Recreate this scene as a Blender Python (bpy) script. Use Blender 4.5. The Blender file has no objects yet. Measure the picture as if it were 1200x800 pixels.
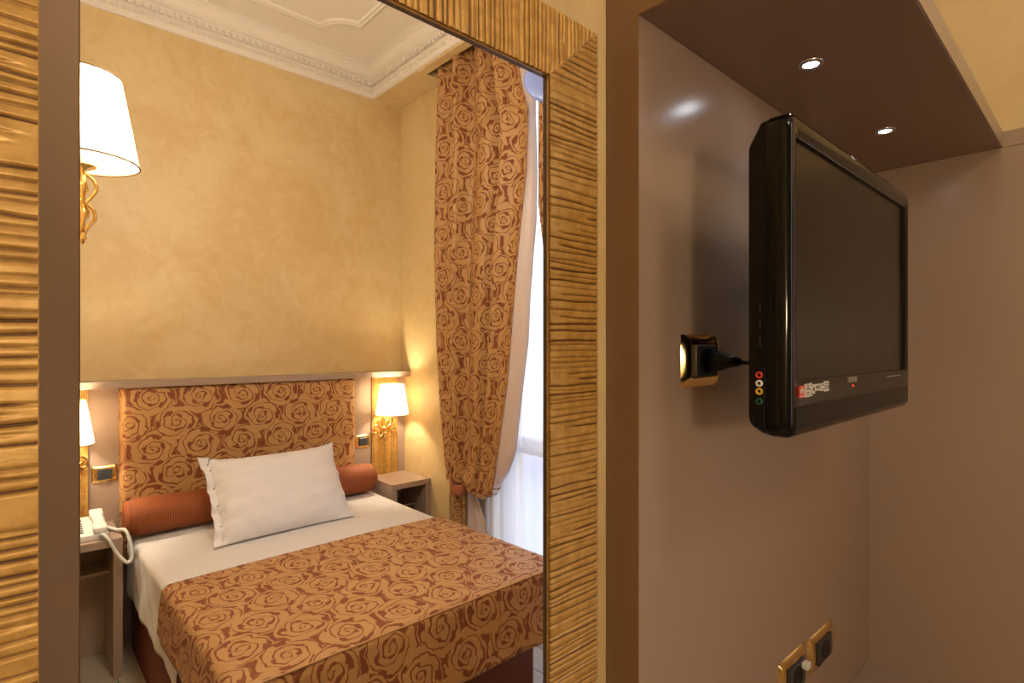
import bpy, bmesh, math, random
import numpy as np
from mathutils import Vector, Matrix
random.seed(7)
rng = np.random.RandomState(11)
C = bpy.context.scene
COL = C.collection
PI = math.pi
H = 1.56                       # camera height; every z below is metres above the floor

# ------------------------------------------------------------------ camera
cam = bpy.data.objects.new('camera', bpy.data.cameras.new('camera'))
COL.objects.link(cam); C.camera = cam
cam.location = (0, 0, H)
cam.rotation_euler = (PI/2, 0, math.radians(-42.5))
cam.data.sensor_width = 36.0
cam.data.lens = 649/1200*36
cam.data.shift_y = 5/1200
cam.data.clip_start = 0.02

# ------------------------------------------------------------------ world, exposure
w = bpy.data.worlds.new('daylight'); C.world = w; w.use_nodes = True
bg = w.node_tree.nodes['Background']
bg.inputs[1].default_value = 3.3
_t = w.node_tree; _g = _t.nodes.new('ShaderNodeTexCoord'); _s = _t.nodes.new('ShaderNodeSeparateXYZ'); _r = _t.nodes.new('ShaderNodeMapRange'); _m = _t.nodes.new('ShaderNodeMix'); _m.data_type = 'RGBA'
_t.links.new(_g.outputs['Generated'], _s.inputs[0]); _t.links.new(_s.outputs[2], _r.inputs[0]); _r.inputs[1].default_value = -.22; _r.inputs[2].default_value = -.10
_m.inputs[6].default_value = (.26, .29, .40, 1); _m.inputs[7].default_value = (.74, .84, 1, 1)
_t.links.new(_r.outputs[0], _m.inputs[0]); _t.links.new(_m.outputs[2], bg.inputs[0])
C.view_settings.view_transform = 'Standard'
C.view_settings.look = 'None'
C.view_settings.gamma = 1
C.view_settings.use_curve_mapping = False
C.view_settings.exposure = 0.0

# ------------------------------------------------------------------ large lights
WARM = (1.0, 0.83, 0.58)
def area(name, loc, rot, sx, sy, power, col):
    l = bpy.data.lights.new(name, 'AREA'); l.shape = 'RECTANGLE'; l.size = sx; l.size_y = sy
    l.energy = power; l.color = col
    o = bpy.data.objects.new(name, l); COL.objects.link(o); o.location = loc; o.rotation_euler = rot
    return o
# unseen fill lights stand behind the frame opening and again on this side
def point(name, loc, power, col, r=0.02):
    l = bpy.data.lights.new(name, 'POINT'); l.energy = power; l.color = col; l.shadow_soft_size = r
    o = bpy.data.objects.new(name, l); COL.objects.link(o); o.location = loc
    return o

for y_, e_, c_ in ((1.75, 38, (1.0, .93, .80)), (-0.80, 15, (1.0, .85, .64))): point('unseen_fill_light', (0.55, y_, 2.62), e_, c_, .13)  # unseen point lights added to brighten the ceiling and walls
for y_, e_, c_ in ((0.90, 12, (1.0, .90, .76)), (0.054, 4, (1.0, .86, .66))): area('unseen_fill_light', (0.60, y_, 3.30), (0, 0, 0), 0.3, 0.3, e_, c_)  # unseen area lights added to brighten the taupe panel, repeated on this side
point('wall_lamp_light', (-.22, -.95, H+.05), 23, (1.0, .84, .64), .07)

# ------------------------------------------------------------------ materials
def srgb(r, g, b):
    f = lambda c: (c/255/12.92 if c/255 <= 0.04045 else ((c/255+0.055)/1.055)**2.4)
    return (f(r), f(g), f(b), 1)
def mat(name, col, rough=0.5, metal=0.0, emis=None, estr=0, coat=0, spec=None, trans=0, coatr=0.05):
    m = bpy.data.materials.new(name); m.use_nodes = True
    b = m.node_tree.nodes['Principled BSDF']
    b.inputs['Base Color'].default_value = col
    b.inputs['Roughness'].default_value = rough
    b.inputs['Metallic'].default_value = metal
    b.inputs['Coat Weight'].default_value = coat
    b.inputs['Coat Roughness'].default_value = coatr
    if spec is not None: b.inputs['Specular IOR Level'].default_value = spec
    if emis: b.inputs['Emission Color'].default_value = emis; b.inputs['Emission Strength'].default_value = estr
    b.inputs['Transmission Weight'].default_value = trans
    return m
class NT:
    def __init__(s, m): s.t = m.node_tree; s.b = s.t.nodes['Principled BSDF']
    def n(s, typ, **k):
        x = s.t.nodes.new(typ)
        for a, v in k.items(): setattr(x, a, v)
        return x
    def put(s, sock, v):
        if isinstance(v, bpy.types.NodeSocket): s.t.links.new(v, sock)
        else: sock.default_value = v
    def m(s, op, a, b=0.0, c=0.0):
        x = s.n('ShaderNodeMath', operation=op)
        s.put(x.inputs[0], a); s.put(x.inputs[1], b); s.put(x.inputs[2], c)
        return x.outputs[0]
    def mix(s, f, a, b):
        x = s.n('ShaderNodeMix', data_type='RGBA')
        s.put(x.inputs[0], f); s.put(x.inputs[6], a); s.put(x.inputs[7], b)
        return x.outputs[2]
    def mixf(s, f, a, b):
        x = s.n('ShaderNodeMix', data_type='FLOAT')
        s.put(x.inputs[0], f); s.put(x.inputs[2], a); s.put(x.inputs[3], b)
        return x.outputs[0]
    def noise(s, scale, vec=None, detail=3, rough=.5, dist=0.0):
        x = s.n('ShaderNodeTexNoise'); x.inputs['Scale'].default_value = scale
        x.inputs['Detail'].default_value = detail; x.inputs['Roughness'].default_value = rough
        x.inputs['Distortion'].default_value = dist
        if vec is None: vec = s.coord('Object')
        s.t.links.new(vec, x.inputs['Vector'])
        return x.outputs[0]
    def coord(s, k):
        if not hasattr(s, 'tc'): s.tc = s.n('ShaderNodeTexCoord')
        return s.tc.outputs[k]
    def bump(s, h, strength=.3, dist=.01):
        x = s.n('ShaderNodeBump'); x.inputs['Strength'].default_value = strength; x.inputs['Distance'].default_value = dist
        s.t.links.new(h, x.inputs['Height']); s.t.links.new(x.outputs[0], s.b.inputs['Normal'])
    def scalev(s, vec, sc):
        x = s.n('ShaderNodeMapping'); x.inputs['Scale'].default_value = sc
        s.t.links.new(vec, x.inputs['Vector']); return x.outputs[0]
    def ramp(s, f, lo, hi):
        x = s.n('ShaderNodeMapRange'); x.interpolation_type = 'SMOOTHSTEP'
        s.put(x.inputs[0], f); x.inputs[1].default_value = lo; x.inputs[2].default_value = hi
        return x.outputs[0]
    def color(s, c): s.t.links.new(c, s.b.inputs['Base Color'])

def stucco(name, c1, c2):
    m = mat(name, c1, .48); t = NT(m)
    a = t.noise(1.6, detail=6, rough=.6, dist=1.2); b = t.noise(7, detail=5, rough=.65, dist=2)
    f = t.ramp(t.m('ADD', t.m('MULTIPLY', a, .65), t.m('MULTIPLY', b, .35)), .38, .62)
    t.color(t.mix(f, c1, c2)); t.bump(b, .06, .004)
    return m
M_wall = stucco('venetian_stucco', srgb(216, 194, 146), srgb(206, 178, 126))
M_white = mat('white_plaster', srgb(226, 218, 208), .6)
def lacquer(name, col, rough):
    m = mat(name, col, rough); t = NT(m)
    n = t.noise(260, detail=2); t.bump(n, .035, .001)
    return m
M_taupe = lacquer('taupe_lacquer', srgb(160, 138, 122), .24)
M_edge = lacquer('brown_lacquer_edge', srgb(130, 100, 72), .36)
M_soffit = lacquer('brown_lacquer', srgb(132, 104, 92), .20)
M_black = mat('black_gloss_plastic', srgb(5, 4, 4), .09, spec=.3)
M_blackm = mat('black_satin_plastic', srgb(11, 10, 10), .34, spec=.22)
M_screen = mat('lcd_screen', srgb(24, 17, 11), .24, spec=.2)
M_brass = mat('polished_brass', srgb(246, 214, 146), .13, 1.0)
M_insert = mat('anthracite_plastic', srgb(52, 52, 56), .4)
M_whitep = mat('white_plastic', srgb(228, 226, 222), .35)
M_gray = mat('grey_plastic', srgb(120, 118, 122), .5)
M_red = mat('red_print', srgb(205, 60, 40), .5)
M_redled = mat('red_led', srgb(160, 10, 5), .5, emis=(1, .03, .01, 1), estr=2.5)
M_tile = mat('badge_white', srgb(205, 198, 184), .5)
M_silver = mat('badge_silver', srgb(170, 165, 155), .3, .6)
M_yellow = mat('yellow_plastic', srgb(225, 180, 50), .4)
M_green = mat('green_plastic', srgb(20, 80, 50), .4)
M_steel = mat('chrome', srgb(200, 200, 205), .15, 1.0)
M_dark = mat('dark_brown_wood', srgb(84, 66, 44), .4)

# gold carved wood: colour follows the carved depth stored per vertex
def goldwood(name, c_ridge, c_ridge2, c_groove):
    m = mat(name, c_ridge, .38); t = NT(m)
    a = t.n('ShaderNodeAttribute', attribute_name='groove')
    n = t.noise(55, detail=4, rough=.6); n2 = t.noise(9, detail=3)
    base = t.mix(t.ramp(n, .35, .65), c_ridge, c_ridge2)
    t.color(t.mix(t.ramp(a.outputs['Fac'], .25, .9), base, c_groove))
    t.b.inputs['Metallic'].default_value = .3
    t.put(t.b.inputs['Roughness'], t.mixf(n2, .28, .48))
    t.bump(t.noise(420, detail=2), .10, .001)
    return m
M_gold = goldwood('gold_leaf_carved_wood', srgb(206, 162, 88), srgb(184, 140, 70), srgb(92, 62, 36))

# rose damask, UV in metres
def rose_cloth(name, tan, rust, rough=.62, ax=.20, ay=.268, R0=.096, sheen=.04):
    m = mat(name, tan, rough); t = NT(m)
    uv = t.coord('UV')
    nz = t.n('ShaderNodeTexNoise'); nz.inputs['Scale'].default_value = 22; nz.inputs['Detail'].default_value = 1
    t.t.links.new(uv, nz.inputs['Vector'])
    v1 = t.n('ShaderNodeVectorMath', operation='SUBTRACT'); t.t.links.new(nz.outputs['Color'], v1.inputs[0]); v1.inputs[1].default_value = (.5, .5, .5)
    v2 = t.n('ShaderNodeVectorMath', operation='SCALE'); t.t.links.new(v1.outputs[0], v2.inputs[0]); v2.inputs['Scale'].default_value = .034
    v3 = t.n('ShaderNodeVectorMath', operation='ADD'); t.t.links.new(uv, v3.inputs[0]); t.t.links.new(v2.outputs[0], v3.inputs[1])
    sp = t.n('ShaderNodeSeparateXYZ'); t.t.links.new(v3.outputs[0], sp.inputs[0])
    x, y = sp.outputs[0], sp.outputs[1]
    def cell(ox, oy):
        xx = t.m('ADD', x, ox); yy = t.m('ADD', y, oy)
        lx = t.m('WRAP', xx, ax/2, -ax/2); ly = t.m('WRAP', yy, ay/2, -ay/2)
        ix = t.m('ROUND', t.m('DIVIDE', t.m('SUBTRACT', xx, lx), ax))
        iy = t.m('ROUND', t.m('DIVIDE', t.m('SUBTRACT', yy, ly), ay))
        d = t.m('SQRT', t.m('ADD', t.m('MULTIPLY', lx, lx), t.m('MULTIPLY', ly, ly)))
        sd = t.m('FRACT', t.m('MULTIPLY', t.m('SINE', t.m('ADD', t.m('MULTIPLY', ix, 12.9+ox*77), t.m('MULTIPLY', iy, 78.2))), 43.75))
        return lx, ly, d, sd
    A = cell(0, 0); B = cell(ax/2, ay/2)
    pick = t.m('LESS_THAN', B[2], A[2])
    lx, ly, d, sd = [t.mixf(pick, A[i], B[i]) for i in range(4)]
    th = t.m('ADD', t.m('ARCTAN2', ly, lx), t.m('MULTIPLY', sd, 6.2832))
    R = t.m('DIVIDE', d, R0)
    pet = t.m('ABSOLUTE', t.m('SINE', t.m('ADD', t.m('MULTIPLY', th, 1.5), t.m('MULTIPLY', R, 6.5))))
    s = t.m('ADD', t.m('ADD', t.m('MULTIPLY', t.m('POWER', R, .80), 4.1), t.m('DIVIDE', th, 6.2832)), t.m('MULTIPLY', t.m('MULTIPLY', pet, t.m('ADD', .25, t.m('MULTIPLY', R, .45))), -1.0))
    fr = t.m('FRACT', s)
    # dark ink line with soft shoulders on both sides of the turn
    tri = t.m('ABSOLUTE', t.m('SUBTRACT', fr, .5))           # .5 at line, 0 mid petal
    wv = t.m('MULTIPLY', t.m('SUBTRACT', t.noise(26, uv, 1), .5), .28)
    line = t.ramp(t.m('ADD', tri, wv), .325, .385)
    edge = t.m('ADD', R, t.m('MULTIPLY', pet, -.11))
    outside = t.ramp(edge, .90, .94)
    # loose leaves between the blossoms
    leaf = t.ramp(t.m('ABSOLUTE', t.m('SUBTRACT', edge, 1.06)), .06, .04)
    lf = t.m('MULTIPLY', leaf, t.ramp(t.noise(14, uv, 1), .53, .56))
    ink = t.m('MAXIMUM', line, outside)
    ink = t.m('MULTIPLY', ink, t.m('SUBTRACT', 1.0, t.m('MULTIPLY', lf, outside)))
    weave = t.noise(900, uv, 1)
    t.color(t.mix(t.m('MULTIPLY', ink, .94), t.mix(weave, tan, tuple(c*.82 for c in tan[:3])+(1,)), rust))
    t.put(t.b.inputs['Roughness'], t.mixf(ink, rough-.08, rough+.15))
    t.b.inputs['Sheen Weight'].default_value = sheen
    t.bump(t.m('ADD', t.m('MULTIPLY', t.m('SUBTRACT', 1.0, ink), 1.0), t.m('MULTIPLY', weave, .12)), .45, .002)
    return m
M_rose = rose_cloth('rose_damask', srgb(186, 142, 88), srgb(116, 56, 18))
M_roseq = rose_cloth('rose_damask_quilted', srgb(188, 142, 90), srgb(122, 60, 24))
def woven(name, c1, c2, sc):
    m = mat(name, c1, .7); t = NT(m)
    uv = t.coord('UV'); sp = t.n('ShaderNodeSeparateXYZ'); t.t.links.new(uv, sp.inputs[0])
    f = t.m('MULTIPLY', t.m('SINE', t.m('MULTIPLY', t.m('ADD', sp.outputs[0], sp.outputs[1]), sc)), t.m('SINE', t.m('MULTIPLY', t.m('SUBTRACT', sp.outputs[0], sp.outputs[1]), sc)))
    f = t.ramp(f, -.1, .35)
    t.color(t.mix(f, c1, c2)); t.bump(f, .6, .002)
    return m
M_rust = woven('rust_woven_cloth', srgb(110, 50, 18), srgb(178, 98, 42), 420)
M_base = woven('bed_base_cloth', srgb(96, 38, 12), srgb(124, 56, 22), 520)
M_tie = mat('tieback_satin', srgb(166, 96, 56), .45)
def linen(name, c, sc=9, st=.25):
    m = mat(name, c, .75); t = NT(m)
    t.bump(t.noise(sc, detail=3, rough=.45, dist=.6), st, .02); t.b.inputs['Sheen Weight'].default_value = .2
    return m
M_sheet = linen('white_linen', srgb(214, 211, 212), 7, .2)
M_pillow = linen('white_pillow_cotton', srgb(222, 219, 222), 9, .35)
M_lining = mat('curtain_lining_satin', srgb(204, 186, 178), .45)

def sheer():
    m = bpy.data.materials.new('sheer_voile'); m.use_nodes = True; t = m.node_tree; t.nodes.clear()
    o = t.nodes.new('ShaderNodeOutputMaterial'); a = t.nodes.new('ShaderNodeBsdfTranslucent'); b = t.nodes.new('ShaderNodeBsdfTransparent')
    d = t.nodes.new('ShaderNodeBsdfDiffuse'); d.inputs[0].default_value = (.75, .74, .78, 1)
    a.inputs[0].default_value = (.84, .84, .9, 1)
    m1 = t.nodes.new('ShaderNodeMixShader'); m1.inputs[0].default_value = .4
    m2 = t.nodes.new('ShaderNodeMixShader'); m2.inputs[0].default_value = .32
    t.links.new(a.outputs[0], m1.inputs[1]); t.links.new(d.outputs[0], m1.inputs[2])
    t.links.new(m1.outputs[0], m2.inputs[1]); t.links.new(b.outputs[0], m2.inputs[2]); t.links.new(m2.outputs[0], o.inputs[0])
    return m
M_sheer = sheer()
def shade_mat():
    m = bpy.data.materials.new('lit_lampshade'); m.use_nodes = True; t = m.node_tree; t.nodes.clear()
    o = t.nodes.new('ShaderNodeOutputMaterial'); a = t.nodes.new('ShaderNodeBsdfTranslucent'); a.inputs[0].default_value = (.86, .76, .60, 1)
    d = t.nodes.new('ShaderNodeBsdfDiffuse'); d.inputs[0].default_value = (.85, .76, .62, 1)
    m1 = t.nodes.new('ShaderNodeMixShader'); m1.inputs[0].default_value = .45
    t.links.new(a.outputs[0], m1.inputs[1]); t.links.new(d.outputs[0], m1.inputs[2]); t.links.new(m1.outputs[0], o.inputs[0])
    return m
M_shade = shade_mat()
M_trim = mat('shade_piping', srgb(104, 76, 44), .6)
M_bulb = mat('lit_bulb', (1, .9, .7, 1), .4, emis=(1, .80, .50, 1), estr=30)
M_led = mat('lit_led', (1, 1, 1, 1), .4, emis=(.82, .9, 1, 1), estr=60)
M_glass = mat('window_glass', (1, 1, 1, 1), .0, trans=1); M_glass.node_tree.nodes['Principled BSDF'].inputs['IOR'].default_value = 1.02
M_blueglass = mat('pale_blue_glass', srgb(118, 134, 192), .3)
M_floorwood = mat('floor_wood', srgb(168, 150, 128), .4)
t = NT(M_floorwood)
rn = t.n('ShaderNodeObjectInfo')
f = t.noise(6, t.scalev(t.coord('Object'), (1, 9, 1)), 5, .6)
t.color(t.mix(t.m('ADD', t.m('MULTIPLY', f, .7), t.m('MULTIPLY', rn.outputs['Random'], .3)), srgb(150, 134, 114), srgb(192, 178, 158)))

# ------------------------------------------------------------------ mesh helpers
ORG = {}
def obj(name, bm, m, parent=None, smooth=False, auto=None):
    org = ORG.get(parent.name, Vector((0, 0, 0))) if parent else None
    if org is None:
        xs = [v.co for v in bm.verts]
        org = Vector(((min(v.x for v in xs)+max(v.x for v in xs))/2, (min(v.y for v in xs)+max(v.y for v in xs))/2, min(v.z for v in xs)))
    bmesh.ops.translate(bm, verts=bm.verts, vec=-org)
    me = bpy.data.meshes.new(name)
    if smooth:
        for f in bm.faces: f.smooth = True
    bm.to_mesh(me); bm.free()
    me.materials.append(m)
    if auto: me.set_sharp_from_angle(angle=math.radians(auto))
    o = bpy.data.objects.new(name, me); COL.objects.link(o)
    if parent: o.parent = parent
    else: o.location = org
    ORG[o.name] = org.copy()
    return o
def thing(name, label, cat, loc, group=None):
    o = bpy.data.objects.new(name, None); COL.objects.link(o); o.location = loc; o.empty_display_size = .05
    ORG[o.name] = Vector(loc)
    return tag(o, label, cat, group)
def tag(o, label, cat, group=None):
    o['label'] = label; o['category'] = cat
    if group: o['group'] = group
    return o
def struct(name, bm, m, parent=None, **k):
    o = obj(name, bm, m, parent, **k)
    if not parent: o['kind'] = 'structure'
    return o
def B(): return bmesh.new()
def box(bm, x0, x1, y0, y1, z0, z1, bev=0, seg=1):
    r = bmesh.ops.create_cube(bm, size=1)
    for v in r['verts']:
        v.co = Vector(((x0+x1)/2+v.co.x*(x1-x0), (y0+y1)/2+v.co.y*(y1-y0), (z0+z1)/2+v.co.z*(z1-z0)))
    if bev:
        es = list({e for v in r['verts'] for e in v.link_edges})
        bmesh.ops.bevel(bm, geom=es, offset=bev, segments=seg, affect='EDGES', profile=.5)
    return bm
def bxs(*a, **k): return box(B(), *a, **k)
def lathe(bm, prof, c, axis='Z', seg=24, a0=0, a1=2*PI, sx=1, sy=1):
    full = abs(a1-a0-2*PI) < 1e-6
    n = seg if full else seg+1
    rings = []
    for r, h in prof:
        ring = []
        for i in range(n):
            a = a0+(a1-a0)*i/seg
            p = (r*math.cos(a)*sx, r*math.sin(a)*sy, h)
            if axis == 'Y': p = (p[0], p[2], p[1])
            if axis == 'X': p = (p[2], p[0], p[1])
            ring.append(bm.verts.new(Vector(c)+Vector(p)))
        rings.append(ring)
    for a, b in zip(rings, rings[1:]):
        for i in range(seg):
            j = (i+1) % n
            bm.faces.new((a[i], a[j], b[j], b[i]))
    if full:
        for ring, p in ((rings[0], prof[0]), (rings[-1], prof[-1])):
            if p[0] > 1e-5 and p[-1] is not None and len(p) == 2: pass
    bmesh.ops.remove_doubles(bm, verts=[v for r in rings for v in r], dist=1e-6)
    return bm
def tube(bm, pts, r, seg=8, caps=True):
    pts = [Vector(p) for p in pts]; rs = r if hasattr(r, '__len__') else [r]*len(pts)
    rings = []; prev = None
    for i, p in enumerate(pts):
        tn = (pts[min(i+1, len(pts)-1)]-pts[max(i-1, 0)]).normalized()
        if prev is None:
            u = tn.orthogonal().normalized()
        else:
            u = (prev-tn*prev.dot(tn)).normalized()
        prev = u; v = tn.cross(u)
        rings.append([bm.verts.new(p+(u*math.cos(2*PI*k/seg)+v*math.sin(2*PI*k/seg))*rs[i]) for k in range(seg)])
    for a, b in zip(rings, rings[1:]):
        for k in range(seg): bm.faces.new((a[k], a[(k+1) % seg], b[(k+1) % seg], b[k]))
    if caps: bm.faces.new(rings[0][::-1]); bm.faces.new(rings[-1])
    return bm
def grid(bm, P, UV=None, close=False):
    """P: array (n,m,3)"""
    n, m = P.shape[:2]
    vs = [[bm.verts.new(P[i, j]) for j in range(m)] for i in range(n)]
    uvl = bm.loops.layers.uv.verify() if UV is not None else None
    for i in range(n-1):
        for j in range(m-1):
            f = bm.faces.new((vs[i][j], vs[i+1][j], vs[i+1][j+1], vs[i][j+1]))
            if uvl:
                for l, (a, b) in zip(f.loops, ((i, j), (i+1, j), (i+1, j+1), (i, j+1))): l[uvl].uv = UV[a, b]
    return bm
def boxuv(bm, k=1.0):
    uvl = bm.loops.layers.uv.verify()
    for f in bm.faces:
        n = f.normal
        for l in f.loops:
            c = l.vert.co
            if abs(n.z) > max(abs(n.x), abs(n.y)): q = (c.x, c.y)
            elif abs(n.x) > abs(n.y): q = (c.y, c.z)
            else: q = (c.x, c.z)
            l[uvl].uv = (q[0]*k, q[1]*k)
    return bm
def thick(o, t, off=-1):
    md = o.modifiers.new('thickness', 'SOLIDIFY'); md.thickness = t; md.offset = off; return o
def cr(pts, n=8):
    """Catmull-Rom through pts"""
    P = [Vector(p) for p in pts]; P = [2*P[0]-P[1]]+P+[2*P[-1]-P[-2]]; out = []
    for i in range(1, len(P)-2):
        for k in range(n):
            t = k/n
            out.append(.5*((2*P[i])+(P[i+1]-P[i-1])*t+(2*P[i-1]-5*P[i]+4*P[i+1]-P[i+2])*t*t+(3*P[i]-P[i-1]-3*P[i+1]+P[i+2])*t**3))
    out.append(P[-2]); return out

# ------------------------------------------------------------------ key planes
WY = 3.55            # headboard wall
WX = 2.148           # window wall
LX = 1.926           # face of the lintel above the curtains
CZ = H+1.93          # ceiling
UZ = H+1.739         # underside of lintel, bottom of cornice
FY = .477            # face of the mirror frame
AY = .489            # face of the wall that carries the mirror
PX0, PX1, PY = .629, 1.654, .434   # tv wall panel
SZ = H+.4446         # underside of the lit canopy
XO0, XO1 = .0162, .5018            # inner edges of the mirror frame
ZT = H+.3385                       # inner top edge
XR = .596                          # outer right edge
ZO = H+.4236

# ------------------------------------------------------------------ structure
struct('wall_back', bxs(-.30, 2.30, WY, WY+.15, 0, CZ), M_wall)
struct('wall_left', bxs(-.20, -.05, 1.28, WY, 0, CZ), M_wall)
# window wall, with the window opening y 1.30-2.50, z .06-3.05
bm = B()
YW0, YW1, ZW1 = 1.32, 2.52, 3.08
box(bm, WX, WX+.25, YW1, WY, 0, CZ); box(bm, WX, WX+.25, .53, YW0, 0, CZ); box(bm, WX, WX+.25, YW0, YW1, ZW1, CZ); box(bm, WX, WX+.25, YW0, YW1, 0, .05)
struct('wall_right', bm, M_wall)
# lintel: solid near the back wall, then an open curtain slot behind a fascia
bm = B()
box(bm, LX, WX, 2.985, WY, UZ, CZ)
box(bm, LX, LX+.057, .53, 2.985, UZ-.012, CZ)
struct('wall_lintel', bm, M_wall)
# wall with the mirror: pieces round the frame opening
bm = B()
ya, yb = AY, .53
mz0 = .30
box(bm, -.36, XO0-.05, ya, yb, 0, CZ); box(bm, XO1+.06, 2.30, ya, yb, 0, CZ)
box(bm, XO0-.05, XO1+.06, ya, yb, ZT+.05, CZ); box(bm, XO0-.05, XO1+.06, ya, yb, 0, mz0-.03)
struct('wall_front', bm, M_wall)
# room on the camera's side
bm = B()
box(bm, 1.702, 1.80, -.96, AY, 0, CZ); box(bm, 1.702, 1.80, -3.0, -1.62, 0, CZ); box(bm, 1.702, 1.80, -1.62, -.96, 3.05, CZ); box(bm, 1.702, 1.80, -1.62, -.96, 0, .9)
struct('wall_side', bm, M_wall)
struct('window_2', bxs(1.77, 1.776, -1.62, -.96, .9, 3.05), M_glass)
struct('wall_near', bxs(-.50, -.36, -3.0, AY, 0, CZ), M_wall)
struct('wall_behind', bxs(-.36, 1.702, -3.1, -3.0, 0, CZ), M_wall)
struct('wall_return', bxs(-.36, -.05, .53, 1.28, 0, CZ), M_taupe)
struct('ceiling', bxs(-.5, 2.4, -3.1, WY+.15, CZ, CZ+.1), M_white)
fl = struct('floor', bxs(-.5, 2.4, -3.1, WY+.15, -.06, -.012), M_floorwood)
pm = {}
x = -.36; k = 0
while x < 2.14:
    x1 = min(x+.148, 2.146); y = .55-(k % 3)*.4
    while y < WY:
        ya_, yb_ = max(y, .535), min(y+1.198, WY-.002)
        if yb_-ya_ > .05: obj('floor_plank', bxs(x+.0006, x1-.0006, ya_, yb_, -.012, 0, .0012), M_floorwood, fl)
        y += 1.2
    x += .15; k += 1
# taupe wardrobe side standing in the room, edge towards us
wd = thing('wardrobe', 'tall taupe wardrobe side panel seen as vertical strip beside the left frame rail', 'wardrobe', (0, 1.22, 0))
obj('side_panel', bxs(-.36, .0945, 1.20, 1.24, 0, CZ-.002, .0015), M_taupe, wd)
obj('edge_band', bxs(.0945, .0958, 1.2005, 1.2395, 0, CZ-.002), M_edge, wd)

# cornices: profile swept along back wall and lintel with a mitre
prof = [(0, 0), (.012, 0), (.014, .018), (.022, .028), (.022, .052), (.034, .06), (.034, .088), (.048, .094), (.048, .106),
        (.060, .112), (.075, .125), (.086, .146), (.094, .158), (.094, .170), (.104, .174), (.104, CZ-UZ)]
P = np.zeros((len(prof), 3, 3))
for i, (a, z) in enumerate(prof):
    P[i, 0] = (-.05, WY-a, UZ+z); P[i, 1] = (LX-a, WY-a, UZ+z); P[i, 2] = (LX-a, .53, UZ+z)
tr = struct('trim_1', grid(B(), P), M_white)
tr['label'] = 'white plaster cornice with dentils'
bm = B()
x = -.03
while x < LX-.06: box(bm, x, x+.020, WY-.062, WY-.047, UZ+.062, UZ+.087); x += .036
y = .56
while y < WY-.06: box(bm, LX-.062, LX-.047, y, y+.020, UZ+.062, UZ+.087); y += .036
d = obj('dentil_row', bm, M_white, tr); d['kind'] = 'stuff'
bm = B()
x = -.02
while x < LX-.04:
    r = bmesh.ops.create_icosphere(bm, subdivisions=1, radius=1)
    for v in r['verts']: v.co = Vector((x+v.co.x*.011, WY-.023+v.co.y*.008, UZ+.040+v.co.z*.011))
    x += .027
y = .56
while y < WY-.04:
    r = bmesh.ops.create_icosphere(bm, subdivisions=1, radius=1)
    for v in r['verts']: v.co = Vector((LX-.023+v.co.x*.008, y+v.co.y*.011, UZ+.040+v.co.z*.011))
    y += .027
d = obj('bead_row', bm, M_white, tr, smooth=True); d['kind'] = 'stuff'

# ceiling panel moulding with notched round corners
def ceiling_loop(off):
    x0, x1, y0, y1, r = .30+off, 1.575-off, .90+off, 3.235-off, .165
    pts = []
    for cx, cy, a0 in ((x1, y1, 270), (x0, y1, 360), (x0, y0, 450), (x1, y0, 540)):
        seq = [(cx+r*math.cos(math.radians(a0-k*90/10)), cy+r*math.sin(math.radians(a0-k*90/10))) for k in range(11)]
        pts += seq
    return pts
def sweep_loop(bm, pts, prof, z):
    n = len(pts); rings = []
    for i in range(n):
        p0, p, p1 = Vector(pts[i-1]), Vector(pts[i]), Vector(pts[(i+1) % n])
        t1 = (p-p0).normalized(); t2 = (p1-p).normalized(); tt = (t1+t2)
        tt = tt.normalized() if tt.length > 1e-4 else t1
        nn = Vector((tt.y, -tt.x)); sc = 1/max(.6, abs(nn.dot(Vector((t1.y, -t1.x)))))
        rings.append([bm.verts.new((p.x+nn.x*a*sc, p.y+nn.y*a*sc, z-h)) for a, h in prof])
    for i in range(n):
        a, b = rings[i], rings[(i+1) % n]
        for k in range(len(prof)-1): bm.faces.new((a[k], b[k], b[k+1], a[k+1]))
bm = B()
sweep_loop(bm, ceiling_loop(0), [(-.022, 0), (-.020, .008), (-.012, .014), (-.006, .010), (0, .012), (.008, .020), (.016, .012), (.020, .004), (.022, 0)], CZ)
struct('trim_2', bm, M_white, smooth=True)

# ------------------------------------------------------------------ window
bm = B()
win = struct('window_1', box(bm, WX+.10, WX+.16, YW0, YW0+.06, .05, ZW1), M_white)
bmf = B(); box(bmf, WX+.10, WX+.16, YW1-.06, YW1, .05, ZW1); obj('frame_stile', bmf, M_white, win)
obj('frame_rail', bxs(WX+.10, WX+.16, YW0+.06, YW1-.06, ZW1-.06, ZW1), M_white, win)
obj('frame_rail', bxs(WX+.10, WX+.16, YW0+.06, YW1-.06, .05, .14), M_white, win)
obj('middle_rail', bxs(WX+.09, WX+.16, YW0+.06, YW1-.06, .93, 1.02), M_white, win)
obj('meeting_stile', bxs(WX+.09, WX+.16, 1.89, 1.95, .14, ZW1-.06), M_white, win)
for y0, y1 in ((YW0+.06, 1.89), (1.95, YW1-.06)):
    obj('pane', bxs(WX+.125, WX+.131, y0, y1, 1.02, ZW1-.06), M_glass, win)
    obj('lower_pane', bxs(WX+.125, WX+.131, y0, y1, .14, .93), M_glass, win)

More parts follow.
